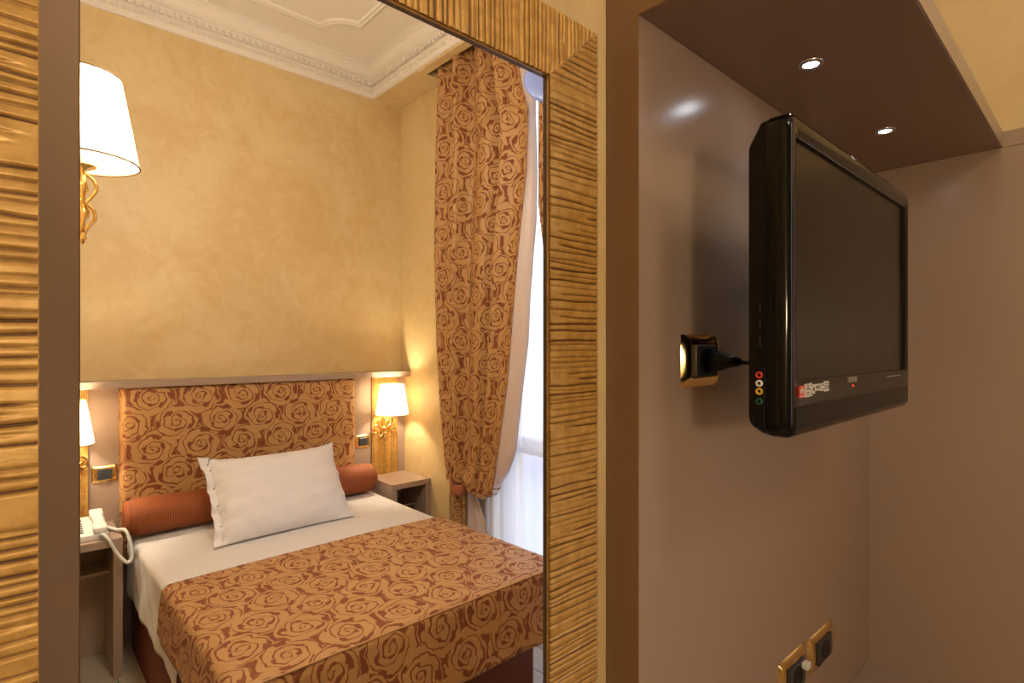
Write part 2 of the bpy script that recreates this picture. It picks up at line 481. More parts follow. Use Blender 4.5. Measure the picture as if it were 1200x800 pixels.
# ------------------------------------------------------------------ carved gold boards
def groove_table(length, lo=.0050, hi=.0098, seed=1):
    r = np.random.RandomState(seed); s = []; p = r.uniform(0, .005)
    while p < length: s.append(p); p += r.uniform(lo, hi)*(1.5 if r.rand() < .10 else 1)
    s = np.array(s); return s, r.uniform(.5, 1, len(s)), r.uniform(.0009, .0017, len(s)), r.uniform(-1, 1, (len(s), 4)), r.rand(len(s), 2)
def carved(name, tofn, s0f, s1f, width, nw, length, ds, depth, mtl, parent, seed=1, amp=.0012, mapx=None):
    """tofn(s,w,h) -> xyz; s along the board, w across, h depth of carving"""
    c, dp, wd_, ph, fade = groove_table(length, seed=seed)
    n = int(length/ds)
    P = np.zeros((n+1, nw+1, 3)); G = np.zeros((n+1, nw+1))
    for j in range(nw+1):
        w_ = j/nw
        s = np.clip(np.linspace(0, length, n+1), s0f(w_), s1f(w_))
        cc = c+amp*(ph[:, 0]*np.sin(w_*3+ph[:, 1]*3)+.5*ph[:, 2]*np.sin(w_*8+ph[:, 3]*3))
        idx = np.clip(np.searchsorted(cc, s), 1, len(c)-1)
        g = np.zeros_like(s)
        for q in (idx-1, idx):
            fd = np.where(fade[q, 0] < .2, np.clip((w_-fade[q, 1])*6+.5, 0, 1), 1)
            g = np.maximum(g, fd*dp[q]*np.exp(-((s-cc[q])/wd_[q])**2))
        x, y, z = tofn(s, w_*width, g*depth)
        P[:, j, 0], P[:, j, 1], P[:, j, 2] = x, y, z; G[:, j] = g
    bm = grid(B(), P)
    for f in bm.faces: f.smooth = True
    bm.normal_update()
    o = obj(name, bm, mtl, parent)
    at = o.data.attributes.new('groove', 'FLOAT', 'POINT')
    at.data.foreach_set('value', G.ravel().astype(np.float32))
    return o
mir = thing('mirror', 'ribbed gold frame of a large wall mirror, without pane, bedroom built behind it', 'mirror', ((XO0+XO1)/2, FY, mz0))  # open frame without a pane; the reflected bedroom is modelled behind it
SW = XR-XO1; TWD = ZO-ZT
zb = mz0
prX = lambda w_: 0
def right_stile(s, w_, h): return (np.full_like(s, XO1+w_), FY+h, zb+s)
LR = ZO-zb
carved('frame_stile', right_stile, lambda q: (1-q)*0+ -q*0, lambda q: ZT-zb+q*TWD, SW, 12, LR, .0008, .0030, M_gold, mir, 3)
def left_stile(s, w_, h): return (np.full_like(s, XO0-w_), FY+h, zb+s)
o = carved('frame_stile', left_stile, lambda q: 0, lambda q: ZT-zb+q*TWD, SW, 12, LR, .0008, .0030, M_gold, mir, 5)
o.data.flip_normals()
def top_rail(s, w_, h): return (XO0-SW+s, FY+h, np.full_like(s, ZT+w_))
LT = XR-XO0+SW
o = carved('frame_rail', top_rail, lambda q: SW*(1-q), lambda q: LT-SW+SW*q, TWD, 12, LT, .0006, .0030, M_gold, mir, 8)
o.data.flip_normals()
# backing body and inner lip (two dark bands, lip and its mirror image)
bm = B()
for a in ((XO1+.007, XR, FY+.0032, AY, zb, ZO), (XO0-SW, XO0-.007, FY+.0032, AY, zb, ZO), (XO0-.007, XO1+.007, FY+.0032, AY, ZT+.006, ZO)): box(bm, *a)
obj('frame_body', bm, M_dark, mir)
for nm, (y0, y1), m_ in (('inner_lip', (FY+.0032, FY+.0055), M_gold), ('mirror_edge', (FY+.0055, FY+.012), M_dark)):
    bm = B()
    y0 = y0+.0002; box(bm, XO1-.0006, XO1+.006, y0, y1, zb, ZT+.004); box(bm, XO0-.006, XO0+.0006, y0, y1, zb, ZT+.004); box(bm, XO0, XO1, y0, y1, ZT-.0006, ZT+.004)
    obj(nm, bm, m_, mir)

# ------------------------------------------------------------------ tv wall unit
un = thing('tv_wall_unit', 'taupe lacquered wall unit with lit canopy, holding the television and sockets', 'wall unit', (1.14, PY, 0))
obj('back_panel', bxs(PX0+.001, PX1, PY, AY-.001, .72, SZ+.30), M_taupe, un)
obj('side_edge', bxs(PX0-.001, PX0+.001, PY+.0002, AY-.001, .0, SZ+.30), M_edge, un)
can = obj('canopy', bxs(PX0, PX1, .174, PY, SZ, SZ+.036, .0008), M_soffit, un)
obj('fascia', bxs(PX0, PX1, .172, .174, SZ+.0003, SZ+.0357), M_taupe, can)
obj('canopy_end', bxs(PX0-.0015, PX0, .172, PY, SZ+.0003, SZ+.30), M_edge, can)
obj('end_panel', bxs(PX1, 1.70, -.9, PY, 0, SZ), M_taupe, un)
obj('end_rail', bxs(PX1-.001, 1.70, -.9, .172, SZ+.0008, SZ+.036), M_taupe, un)
obj('desk_top', bxs(PX0+.001, PX1, .06, PY, H-.811-.03, H-.811, .001), M_taupe, un)
for k, (sx, sy) in enumerate(((.938, .326), (1.342, .323))):
    s = thing('spotlight', ['lit round recessed spotlight in canopy, the one nearer the mirror', 'lit round recessed spotlight in canopy behind the television corner, farther from the mirror'][k], 'spotlight', (sx, sy, SZ), 'recessed spotlights in the canopy')
    bm = lathe(B(), [(.010, .0), (.0125, -.0030), (.0165, -.0035), (.019, -.001), (.019, .002)], (sx, sy, SZ), seg=32); obj('trim_ring', bm, M_steel, s, smooth=True)
    bm = B(); bmesh.ops.create_circle(bm, cap_ends=True, radius=.0128, segments=24, matrix=Matrix.Translation((sx, sy, SZ-.0015))); obj('lens', bm, M_led, s)
    l = bpy.data.lights.new('spotlight_beam', 'SPOT'); l.energy = 1.2; l.color = (.86, .92, 1.0); l.spot_size = math.radians(80); l.spot_blend = .8; l.shadow_soft_size = .011
    lo = bpy.data.objects.new('spotlight_beam', l); COL.objects.link(lo); lo.parent = s; lo.location = (0, 0, -.012)

# ------------------------------------------------------------------ sockets
def plate(name, label, cat, x0, x1, z0, z1, yf, kind, group=None):
    """brass plate on a surface facing -Y at yf"""
    s = thing(name, label, cat, ((x0+x1)/2, yf, z0), group)
    w_, h_ = x1-x0, z1-z0; cx, cz = (x0+x1)/2, (z0+z1)/2
    # pillowed plate: curved ends, hollow in the middle for the insert
    nx, nz = 24, 10; P = np.zeros((nx+1, nz+1, 3))
    for i in range(nx+1):
        u = i/nx*2-1
        for j in range(nz+1):
            v = j/nz*2-1
            cr_ = 1-.035*abs(u)**6
            rise = .0085*(1-abs(u)**3.2)**.5*(1-abs(v)**5)**.35
            pinch = .004*math.exp(-((abs(u)-.80)/.10)**2)*math.cos(v*PI/2)
            P[i, j] = (cx+u*w_/2, yf-rise-pinch, cz+v*h_/2*cr_)
    o = obj('cover_plate', grid(B(), P), M_brass, s, smooth=True)
    iw, ih = w_*.28, h_*.30
    obj('insert', bxs(cx-iw, cx+iw, yf-.0125, yf-.002, cz-ih, cz+ih, .001), M_insert, s)
    if kind == 'switch':
        n = 3
        for k in range(n):
            a = cx-iw+2*iw*k/n
            obj('rocker', bxs(a+.001, a+2*iw/n-.001, yf-.0150, yf-.012, cz-ih+.002, cz+ih-.002, .001), M_insert, s)
    else:
        cxs = [cx] if kind != 'double' else [cx]
        for q in cxs:
            bm = lathe(B(), [(.0165, -.0126), (.0178, -.0136), (.0195, -.0136), (.0205, -.0124)], (q, yf, cz), 'Y', 24)
            obj('socket_ring', bm, M_blackm, s, smooth=True)
            bm = B(); bmesh.ops.create_circle(bm, cap_ends=True, radius=.0168, segments=24, matrix=Matrix.Translation((q, yf-.0127, cz)) @ Matrix.Rotation(PI/2, 4, 'X')); obj('socket_recess', bm, mat('socket_dark', srgb(14, 13, 13), .5), s)
            for dz in (-.009, 0, .009):
                bm = lathe(B(), [(0, -.0132), (.0018, -.0132), (.0022, -.0128)], (q, yf, cz+dz), 'Y', 10)
                obj('contact_hole', bm, M_steel if dz == -.009 else M_blackm, s)
    return s
plate('wall_socket', 'brass edged black power socket beside the television with a black plug in it', 'socket', .735, .845, H-.063, H+.0176, PY, 'socket', 'brass framed sockets on the wall unit')
plate('wall_socket', 'lower brass framed dark socket at the bottom edge, with a small pale block on it', 'socket', 1.082, 1.214, H-.690, H-.607, PY, 'data', 'brass framed sockets on the wall unit')
plate('wall_socket', 'brass framed dark power socket low on unit, nearer the inner corner', 'socket', 1.232, 1.368, H-.690, H-.612, PY, 'socket', 'brass framed sockets on the wall unit')
s3 = [o for o in COL.objects if o.name == 'wall_socket.001'][0]
obj('pale_block', bxs(1.165, 1.183, PY-.024, PY-.012, H-.640, H-.628, .001), M_whitep, s3)
# plug and cable of the tv
pg = thing('power_plug', 'black plug and cable in brass socket behind the television', 'plug', (.795, PY-.03, H-.023))
bm = B(); tube(bm, [(.795, PY-.0138, H-.023), (.795, PY-.030, H-.023), (.795, PY-.045, H-.023), (.797, PY-.062, H-.024)], [.0165, .0155, .010, .0055], 16)
obj('plug_body', bm, M_blackm, pg, smooth=True)
pts = cr([(.797, PY-.060, H-.024), (.803, PY-.085, H-.030), (.806, PY-.095, H-.060), (.800, PY-.085, H-.095), (.812, PY-.075, H-.108), (.845, PY-.085, H-.08), (.88, PY-.10, H-.03)], 8)
obj('cable', tube(B(), pts, .0032, 8), M_blackm, pg, smooth=True)

# ------------------------------------------------------------------ television
TX0, TX1, TY0, TY1, TZ0, TZ1 = .668, 1.218, .255, .305, H-.110, H+.2757
tv = thing('television', 'black flat screen television on wall bracket, seen obliquely under the lit canopy', 'television', ((TX0+TX1)/2, (TY0+TY1)/2, TZ0))
def rrect(x0, x1, z0, z1, r, n=6):
    pts = []
    for cx, cz, a in ((x1-r, z1-r, 0), (x0+r, z1-r, 90), (x0+r, z0+r, 180), (x1-r, z0+r, 270)):
        for k in range(n+1):
            t_ = math.radians(a+90*k/n); pts.append((cx+r*math.cos(t_), cz+r*math.sin(t_)))
    return pts
def loft(bm, secs, cap0=True, cap1=True):
    """secs: list of (list of xz, y)"""
    rings = [[bm.verts.new((p[0], y, p[1])) for p in pts] for pts, y in secs]
    for a, b in zip(rings, rings[1:]):
        n = len(a)
        for i in range(n): bm.faces.new((a[i], a[(i+1) % n], b[(i+1) % n], b[i]))
    if cap0: bm.faces.new(rings[0])
    if cap1: bm.faces.new(rings[-1][::-1])
    bmesh.ops.recalc_face_normals(bm, faces=bm.faces)
    return bm
SX0, SX1, SZ0, SZ1 = .6956, 1.194, H-.0416, H+.248
# body: from screen opening outward over the rounded rim and back
R_ = .020
secs = [(rrect(SX0, SX1, SZ0, SZ1, .002), TY0+.010), (rrect(SX0-.001, SX1+.001, SZ0-.001, SZ1+.001, .003), TY0+.003), (rrect(SX0-.006, SX1+.006, SZ0-.005, SZ1+.006, .008), TY0+.0005)]
secs += [(rrect(TX0+.010, TX1-.010, TZ0+.010, TZ1-.008, R_-.006), TY0)]
for k in range(1, 6):
    a = k/5*PI/2
    secs.append((rrect(TX0+.010*(1-math.sin(a)), TX1-.010*(1-math.sin(a)), TZ0+.010*(1-math.sin(a)), TZ1-.008*(1-math.sin(a)), R_-.006*(1-math.sin(a))), TY0+.012*(1-math.cos(a))))
secs += [(rrect(TX0, TX1, TZ0, TZ1, R_), TY0+.026), (rrect(TX0+.0012, TX1-.0012, TZ0+.0012, TZ1-.0012, R_), TY0+.0265), (rrect(TX0+.0012, TX1-.0012, TZ0+.0012, TZ1-.0012, R_), TY0+.028)]
obj('bezel', loft(B(), secs, False, False), M_black, tv, smooth=True, auto=40)
secs = [(rrect(TX0+.0005, TX1-.0005, TZ0+.001, TZ1-.001, R_), TY0+.0275), (rrect(TX0+.001, TX1-.001, TZ0+.002, TZ1-.002, R_), TY1-.014), (rrect(TX0+.006, TX1-.006, TZ0+.008, TZ1-.020, R_), TY1), (rrect(TX0+.10, TX1-.10, TZ0+.06, TZ1-.08, R_), TY1+.022)]
obj('back_housing', loft(B(), secs, True, True), M_blackm, tv, smooth=True, auto=30)
obj('screen', bxs(SX0-.001, SX1+.001, TY0+.007, TY0+.012, SZ0-.001, SZ1+.001), M_screen, tv)
# speaker strip with recessed seam below the screen
obj('speaker_strip', bxs(TX0+.017, TX1-.017, TY0-.0010, TY0+.003, TZ0+.010, H-.072, .0006), M_blackm, tv)
bm = B()
for k in range(26):
    for q in range(2):
        r = bmesh.ops.create_cube(bm, size=1)
        for v in r['verts']: v.co = Vector((.72+k*.0065+v.co.x*.004, TY0+.0145+q*.004+v.co.y*.0018, TZ1+v.co.z*.0016))
obj('vent_row', bm, M_gray, tv)['kind'] = 'stuff'
obj('port_panel', bxs(TX0-.0006, TX0+.002, TY0+.028, TY0+.041, H-.098, H-.025, .0004), M_blackm, tv)
def port(z, m_, col_name):
    p = obj('jack', lathe(B(), [(.0020, -.0006), (.0022, -.0028), (.0036, -.0030), (.0042, -.0022), (.0042, .0004)], (TX0, TY0+.0342, z), 'X', 20), m_, tv, smooth=True)
    p['label'] = col_name
    obj('jack_hole', lathe(B(), [(0, -.0008), (.0021, -.0008)], (TX0, TY0+.0342, z), 'X', 16), M_blackm, p)
port(H-.0350, M_red, 'red jack'); port(H-.0450, M_whitep, 'white jack'); port(H-.0545, M_yellow, 'yellow jack'); port(H-.0665, M_green, 'green jack')
for k, z in enumerate((H+.045, H+.025, H+.005)): obj('side_button', bxs(TX0-.0010, TX0+.002, TY0+.033, TY0+.0365, z-.006, z+.006, .0006), M_blackm, tv)
obj('power_light', lathe(B(), [(0, -.0006), (.0011, -.0006), (.0014, .0010)], (.897, TY0, H-.0570), 'Y', 12), M_redled, tv)
# printed stickers: red square, then black-and-white squares
bx, bz0, bz1 = .6960, H-.0600, H-.0460
def sticker(x0, x1, z0, z1, m_, marks, mm):
    s = obj('sticker', bxs(x0, x1, TY0-.0006, TY0+.001, z0, z1), m_, tv)
    bm = B()
    for a, b, c_, d_ in marks: box(bm, x0+(x1-x0)*a, x0+(x1-x0)*b, TY0-.0008, TY0-.0005, z0+(z1-z0)*c_, z0+(z1-z0)*d_)
    if marks: obj('sticker_print', bm, mm, s)
    return s
sticker(.6965, .7130, H-.0625, H-.0480, M_red, [(.12, .88, .60, .72), (.14, .28, .35, .62), (.44, .56, .35, .9), (.72, .86, .35, .62), (.05, .95, .10, .18), (.30, .70, .72, .80)], M_tile)
sticker(.7145, .7290, H-.0625, H-.0465, M_tile, [(.30, .95, .55, .64), (.34, .42, .62, .95), (.6, .7, .62, .95), (.3, .9, .30, .38), (.3, .9, .14, .20)], M_blackm)
sticker(.7300, .7375, H-.0620, H-.0460, M_tile, [(.2, .8, .75, .85), (.2, .8, .45, .55), (.4, .6, .1, .35)], M_blackm)
sticker(.7385, .7470, H-.0595, H-.0480, M_tile, [(.25, .75, .3, .7)], M_blackm)
sticker(.7480, .7640, H-.0565, H-.0480, M_tile, [(.18, .42, .25, .75), (.60, .85, .25, .75)], M_blackm)
sticker(.7660, .7790, H-.0575, H-.0480, M_tile, [(.05, .35, .2, .35), (.05, .35, .65, .8), (.7, .95, .1, .3), (.7, .95, .7, .9)], M_blackm)
sticker(.7805, .7965, H-.0590, H-.0460, M_tile, [(.15, .85, .72, .82), (.15, .3, .2, .6), (.5, .6, .2, .6), (.75, .88, .2, .6)], M_blackm)
sticker(.876, .912, H-.0515, H-.0445, M_silver, [(.28, .34, .1, .9), (.62, .70, .1, .9)], M_blackm)
obj('model_print', bxs(1.07, 1.15, TY0-.0006, TY0+.001, H-.0520, H-.0500), M_gray, tv)
# bracket
br = obj('wall_bracket', bxs(.99, 1.09, PY-.012, PY, H+.02, H+.17, .002), M_blackm, tv)
obj('bracket_arm', bxs(1.025, 1.055, TY1+.015, PY-.010, H+.08, H+.11, .002), M_blackm, br)

# ------------------------------------------------------------------ headboard wall
hb = thing('headboard_wall_panel', 'taupe wall panelling with narrow top shelf behind the bed', 'headboard', (1.1, 3.5, 0))
ZSH = H-.18
obj('backing_panel', bxs(-.048, WX-.002, 3.50, WY-.001, 0, ZSH-.037), M_taupe, hb)
obj('top_shelf', bxs(-.048, WX-.002, 3.42, WY-.001, ZSH-.037, ZSH, .001), M_taupe, hb)
def gold_strip(x0, x1, seed):
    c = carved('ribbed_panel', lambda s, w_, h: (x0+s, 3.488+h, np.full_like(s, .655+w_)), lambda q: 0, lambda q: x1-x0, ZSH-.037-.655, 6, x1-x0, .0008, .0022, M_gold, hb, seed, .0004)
    c.data.flip_normals()
    bm = bxs(x0, x1, 3.490, 3.4995, .655, ZSH-.037); o = obj('ribbed_panel_back', bm, M_gold, hb)
gold_strip(.11, .309, 21); gold_strip(1.88, 2.08, 22)
# upholstered headboard
HX0, HX1 = .437, 1.737
n, m_ = 60, 44
P = np.zeros((n+1, m_+1, 3)); U = np.zeros((n+1, m_+1, 2))
z0, z1 = .45, ZSH-.038
for i in range(n+1):
    for j in range(m_+1):
        u = i/n; v = j/m_
        # arc-length style parameter: first and last 5% wrap round the sides
        du = min(u, 1-u); e = min(1, du/.06)
        yy = 3.438+.060*(1-math.sin(e*PI/2))
        xx = HX0+(HX1-HX0)*u + (0)
        xx += (-.0 if u < .5 else .0)
        if e < 1: xx = (HX0+.02*(1-math.cos(e*PI/2))) if u < .5 else (HX1-.02*(1-math.cos(e*PI/2)))
        else: xx = HX0+.02+(HX1-HX0-.04)*((u-.06)/.88)
        puff = .006*math.sin(PI*u)**.5*math.sin(PI*v)**.5
        P[i, j] = (xx, yy-puff*e, z0+(z1-z0)*v); U[i, j] = (HX0+(HX1-HX0)*u-.525, (z0+(z1-z0)*v)-H+.277+.134)
cush = grid(B(), P, U)
hbc = obj('headboard_cushion', cush, M_rose, hb, smooth=True); hbc.data.flip_normals()
thick(hbc, .004, 1)

plate('switch_plate', 'brass light switch plate left of the rose headboard, above the telephone', 'switch', .323, .433, H-.70, H-.612, 3.50, 'switch', 'brass switch plates beside the headboard')
plate('switch_plate', 'brass light switch plate right of the rose headboard, beside the bolster', 'switch', 1.760, 1.868, H-.70, H-.612, 3.50, 'switch', 'brass switch plates beside the headboard')

# ------------------------------------------------------------------ sconces
def scroll(bm, c, r0, turns, a0, sgn, th, plane='XZ', r_end=.003):
    pts = []
    n = 26
    for k in range(n+1):
        t_ = k/n; a = a0+sgn*turns*2*PI*t_; r = r0*(1-t_)+r_end*t_
        pts.append((c[0]+r*math.cos(a), c[1], c[2]+r*math.sin(a)) if plane == 'XZ' else (c[0], c[1]+r*math.cos(a), c[2]+r*math.sin(a)))
    tube(bm, pts, [th*(1-.35*k/n) for k in range(n+1)], 8)
def fleur(bm, cx, y, cz, s):
    """a fleur-de-lis bracket lying in the XZ plane facing -Y"""
    for sg in (-1, 1):
        pts = cr([(cx+sg*.002*s, y, cz-.030*s), (cx+sg*.020*s, y-.004, cz+.004*s), (cx+sg*.044*s, y-.004, cz+.018*s), (cx+sg*.064*s, y-.002, cz+.004*s), (cx+sg*.062*s, y, cz-.016*s), (cx+sg*.046*s, y, cz-.018*s), (cx+sg*.042*s, y, cz-.006*s), (cx+sg*.050*s, y, cz-.002*s)], 6)
        n = len(pts); tube(bm, pts, [.0042*s*(1-.35*i/n) for i in range(n)], 8)
        pts = cr([(cx, y, cz+.010*s), (cx+sg*.012*s, y-.003, cz+.030*s), (cx+sg*.026*s, y-.002, cz+.042*s), (cx+sg*.034*s, y, cz+.036*s), (cx+sg*.030*s, y, cz+.028*s)], 6)
        n = len(pts); tube(bm, pts, [.0045*s*(1-.5*i/n) for i in range(n)], 8)
        pts = cr([(cx, y, cz-.012*s), (cx+sg*.014*s, y-.003, cz-.034*s), (cx+sg*.028*s, y, cz-.034*s), (cx+sg*.026*s, y, cz-.024*s)], 5)
        n = len(pts); tube(bm, pts, [.0036*s*(1-.4*i/n) for i in range(n)], 8)
    tube(bm, [(cx, y, cz-.052*s), (cx, y-.003, cz-.044*s), (cx, y-.003, cz-.034*s), (cx, y-.003, cz), (cx, y-.004, cz+.030*s), (cx, y-.003, cz+.050*s), (cx, y-.002, cz+.066*s)], [.001*s, .006*s, .003*s, .006*s, .004*s, .009*s, .001*s], 10)
    r = bmesh.ops.create_uvsphere(bm, u_segments=12, v_segments=8, radius=.011*s)
    for v in r['verts']: v.co = Vector((cx+v.co.x, y-.006+v.co.y*.8, cz+v.co.z))
def shade(parent, cx, cy, zb_, zt_, rb, rt):
    bm = lathe(B(), [(rb, 0), ((rb+rt)/2, (zt_-zb_)/2), (rt, zt_-zb_)], (cx, cy, zb_), seg=48)
    s = obj('lamp_shade', bm, M_shade, parent, smooth=True)
    for r, z in ((rb, zb_), (rt, zt_)):
        bm = B(); tube(bm, [(cx+r*math.cos(2*PI*k/48), cy+r*math.sin(2*PI*k/48), z) for k in range(49)], .0022, 6, False)
        obj('shade_piping', bm, M_trim, s, smooth=True)
    return s
def bedside(cx, label, side):
    yb_ = 3.488; cy = 3.36; zc = H-.50
    s = thing('wall_sconce', label, 'wall lamp', (cx, yb_, zc-.06), 'pleated shade lamps either side of the bed')
    fz = H-.576
    bm = B(); fleur(bm, cx, yb_-.016, fz, 1.42); obj('fleur_bracket', bm, M_brass, s, smooth=True)
    obj('back_boss', lathe(B(), [(.016, 0), (.014, -.010), (0, -.012)], (cx, yb_, fz), 'Y', 16), M_brass, s, smooth=True)
    obj('arm', tube(B(), cr([(cx, yb_-.01, fz), (cx, yb_-.04, fz+.0), (cx, yb_-.08, fz+.008), (cx, cy, fz+.05), (cx, cy, fz+.09)], 6), .0048, 10), M_brass, s, smooth=True)
    obj('candle_sleeve', lathe(B(), [(.010, 0), (.010, .05), (.006, .055)], (cx, cy, fz+.09), seg=16), M_whitep, s, smooth=True)
    shade(s, cx, cy, H-.470, H-.262, .112, .078)
    obj('bulb', lathe(B(), [(0, .05), (.012, .04), (.016, .025), (.010, .005), (.007, 0)], (cx, cy, fz+.143), seg=16), M_bulb, s, smooth=True)
    l = point('lamp_light', (0, cy-yb_, fz+.23-zc+.06), 16, WARM, .03); l.parent = s
bedside(.212, 'lit cone shade wall lamp left of the headboard, mostly hidden behind taupe strip', -1)
bedside(1.962, 'lit cone shade wall lamp with brass fleur bracket right of the headboard', 1)

# upper wall lamp on the left wall
cx, cy = .157, 1.90
s = thing('wall_sconce', 'large lit cream shade wall lamp with gold scroll bracket, high on the left', 'wall lamp', (-.05, cy, H+.28))
zb_, zt_ = H+.500, H+.735
shade(s, cx, cy, zb_, zt_, .130, .088)
bm = B()
for sg in (-1, 1):
    pts = cr([(cx+sg*.004, cy, H+.47), (cx+sg*.022, cy, H+.455), (cx+sg*.030, cy, H+.43), (cx+sg*.018, cy, H+.405), (cx+sg*.008, cy, H+.39), (cx+sg*.024, cy, H+.37), (cx+sg*.026, cy, H+.345), (cx+sg*.012, cy, H+.325), (cx+sg*.002, cy, H+.30)], 6)
    tube(bm, pts, .0045, 8)
    pts = cr([(cx, cy+sg*.004, H+.47), (cx, cy+sg*.034, H+.45), (cx, cy+sg*.040, H+.42), (cx, cy+sg*.018, H+.40), (cx, cy+sg*.006, H+.38), (cx, cy+sg*.03, H+.36), (cx, cy+sg*.024, H+.33), (cx, cy, H+.31)], 6)
    tube(bm, pts, .0045, 8)
obj('scroll_bracket', bm, M_brass, s, smooth=True)
obj('stem', lathe(B(), [(0, 0), (.006, .006), (.010, .018), (.004, .03), (.004, .06), (.013, .075), (.016, .090), (.008, .105), (.005, .13), (.014, .15), (.010, .165), (.006, .20), (.030, .212), (.032, .216), (.010, .222)], (cx, cy, H+.275), seg=20), M_brass, s, smooth=True)
obj('arm', tube(B(), cr([(-.05, cy, H+.40), (.0, cy, H+.36), (.06, cy, H+.34), (.12, cy, H+.36), (cx, cy, H+.40)], 6), .006, 10), M_brass, s, smooth=True)
obj('back_plate', lathe(B(), [(.04, 0), (.036, .008), (.014, .014), (0, .015)], (-.05, cy, H+.40), 'X', 24), M_brass, s, smooth=True)
obj('candle_sleeve', lathe(B(), [(.012, 0), (.012, .06), (.006, .065)], (cx, cy, H+.49), seg=16), M_whitep, s, smooth=True)
obj('bulb', lathe(B(), [(0, .06), (.014, .045), (.018, .03), (.010, .005), (.007, 0)], (cx, cy, H+.555), seg=16), M_bulb, s, smooth=True)
l = point('lamp_light', (cx+.05, 0, .34), 12, WARM, .03); l.parent = s

# ------------------------------------------------------------------ nightstands
def nightstand(x0, x1, label, full):
    s = thing('nightstand', label, 'nightstand', ((x0+x1)/2, 3.33, 0), 'taupe open nightstands beside the bed')
    y0, y1, zt = 3.165, 3.499, .657; th = .036
    obj('top', bxs(x0, x1, y0, y1, zt-th, zt, .001), M_taupe, s)
    obj('side_panel', bxs(x0, x0+th, y0+.001, y1, 0, zt-th), M_taupe, s)
    obj('side_panel', bxs(x1-th, x1, y0+.001, y1, 0, zt-th), M_taupe, s)
    obj('shelf', bxs(x0+th, x1-th, y0+.13, y1, .46, .474), M_taupe, s)
    obj('back_panel', bxs(x0+th, x1-th, y1-.018, y1, 0 if full else .46, zt-th), M_taupe, s)
    for z in (.52, .50): obj('shelf_pin', tube(B(), [(x1-th, y0+.14 if z == .50 else y0+.24, z+.05), (x1-th-.012, y0+.14 if z == .50 else y0+.24, z+.05)], .003, 8), M_steel, s)
nightstand(-.046, .411, 'taupe nightstand left of the bed carrying the telephone', True)
nightstand(1.850, 2.146, 'taupe nightstand in the right corner under the fleur lamp', True)

# ------------------------------------------------------------------ telephone
ph = thing('telephone', 'white corded desk telephone on the left nightstand', 'telephone', (.22, 3.32, .657))
zt = .657
def wedge(bm, x0, x1, y0, y1, z0, zf, zb__):
    vs = [bm.verts.new(p) for p in ((x0, y0, z0), (x1, y0, z0), (x1, y1, z0), (x0, y1, z0), (x0, y0, zf), (x1, y0, zf), (x1, y1, zb__), (x0, y1, zb__))]
    for f in ((0, 3, 2, 1), (4, 5, 6, 7), (0, 1, 5, 4), (1, 2, 6, 5), (2, 3, 7, 6), (3, 0, 4, 7)): bm.faces.new([vs[i] for i in f])
    bmesh.ops.bevel(bm, geom=bm.edges[:], offset=.004, segments=2, affect='EDGES', profile=.5)
    return bm
px0, px1, py0, py1 = .155, .362, 3.20, 3.40
obj('phone_base', wedge(B(), px0, px1, py0, py1, zt, zt+.028, zt+.070), M_whitep, ph, smooth=True, auto=40)
pz = lambda y: zt+.028+(y-py0)/(py1-py0)*.042
for i in range(3):
    for j in range(5):
        y = py0+.03+j*.022; x = px0+.048+i*.026
        obj('key', bxs(x, x+.016, y, y+.013, pz(y)-.002, pz(y)+.005, .001), M_gray, ph)
obj('display_label', bxs(px0+.050, px0+.116, py1-.055, py1-.030, pz(py1-.05)-.006, pz(py1-.04)+.0025), M_gray, ph)
bm = B(); hx = .330
for ya_, yb_, th_, w_ in ((py0-.004, py0+.050, .030, .027), (py1-.052, py1+.004, .030, .027), (py0+.03, py1-.03, .020, .022)):
    zm = pz((ya_+yb_)/2)
    r = bmesh.ops.create_cube(bm, size=1)
    for v in r['verts']:
        y = (ya_+yb_)/2+v.co.y*(yb_-ya_)
        v.co = Vector((hx+v.co.x*2*w_, y, pz(y)+(.030 if v.co.z > 0 else (.004 if th_ > .025 else .014))))
    es = list({e for v in r['verts'] for e in v.link_edges})
    bmesh.ops.bevel(bm, geom=es, offset=.007, segments=3, affect='EDGES', profile=.5)
obj('handset', bm, M_whitep, ph, smooth=True, auto=40)
# coiled cord
path = cr([(.330, py0-.012, zt+.030), (.352, 3.165, zt+.010), (.385, 3.125, zt-.060), (.420, 3.110, zt-.105), (.440, 3.118, zt-.085), (.437, 3.15, zt-.02), (.425, 3.20, zt+.022), (.405, 3.26, zt+.013), (.385, 3.31, zt+.013), (.352, 3.36, zt+.02)], 24)
pts = []
for i, p in enumerate(path):
    tn = (path[min(i+1, len(path)-1)]-path[max(i-1, 0)]).normalized(); u = tn.orthogonal().normalized(); v = tn.cross(u)
    for k in range(3):
        a = (i*3+k)*1.25
        q = path[min(i+1, len(path)-1)]
        pts.append(p.lerp(q, k/3)+(u*math.cos(a)+v*math.sin(a))*.0062)
obj('coiled_cord', tube(B(), pts, .0026, 5), M_whitep, ph, smooth=True)

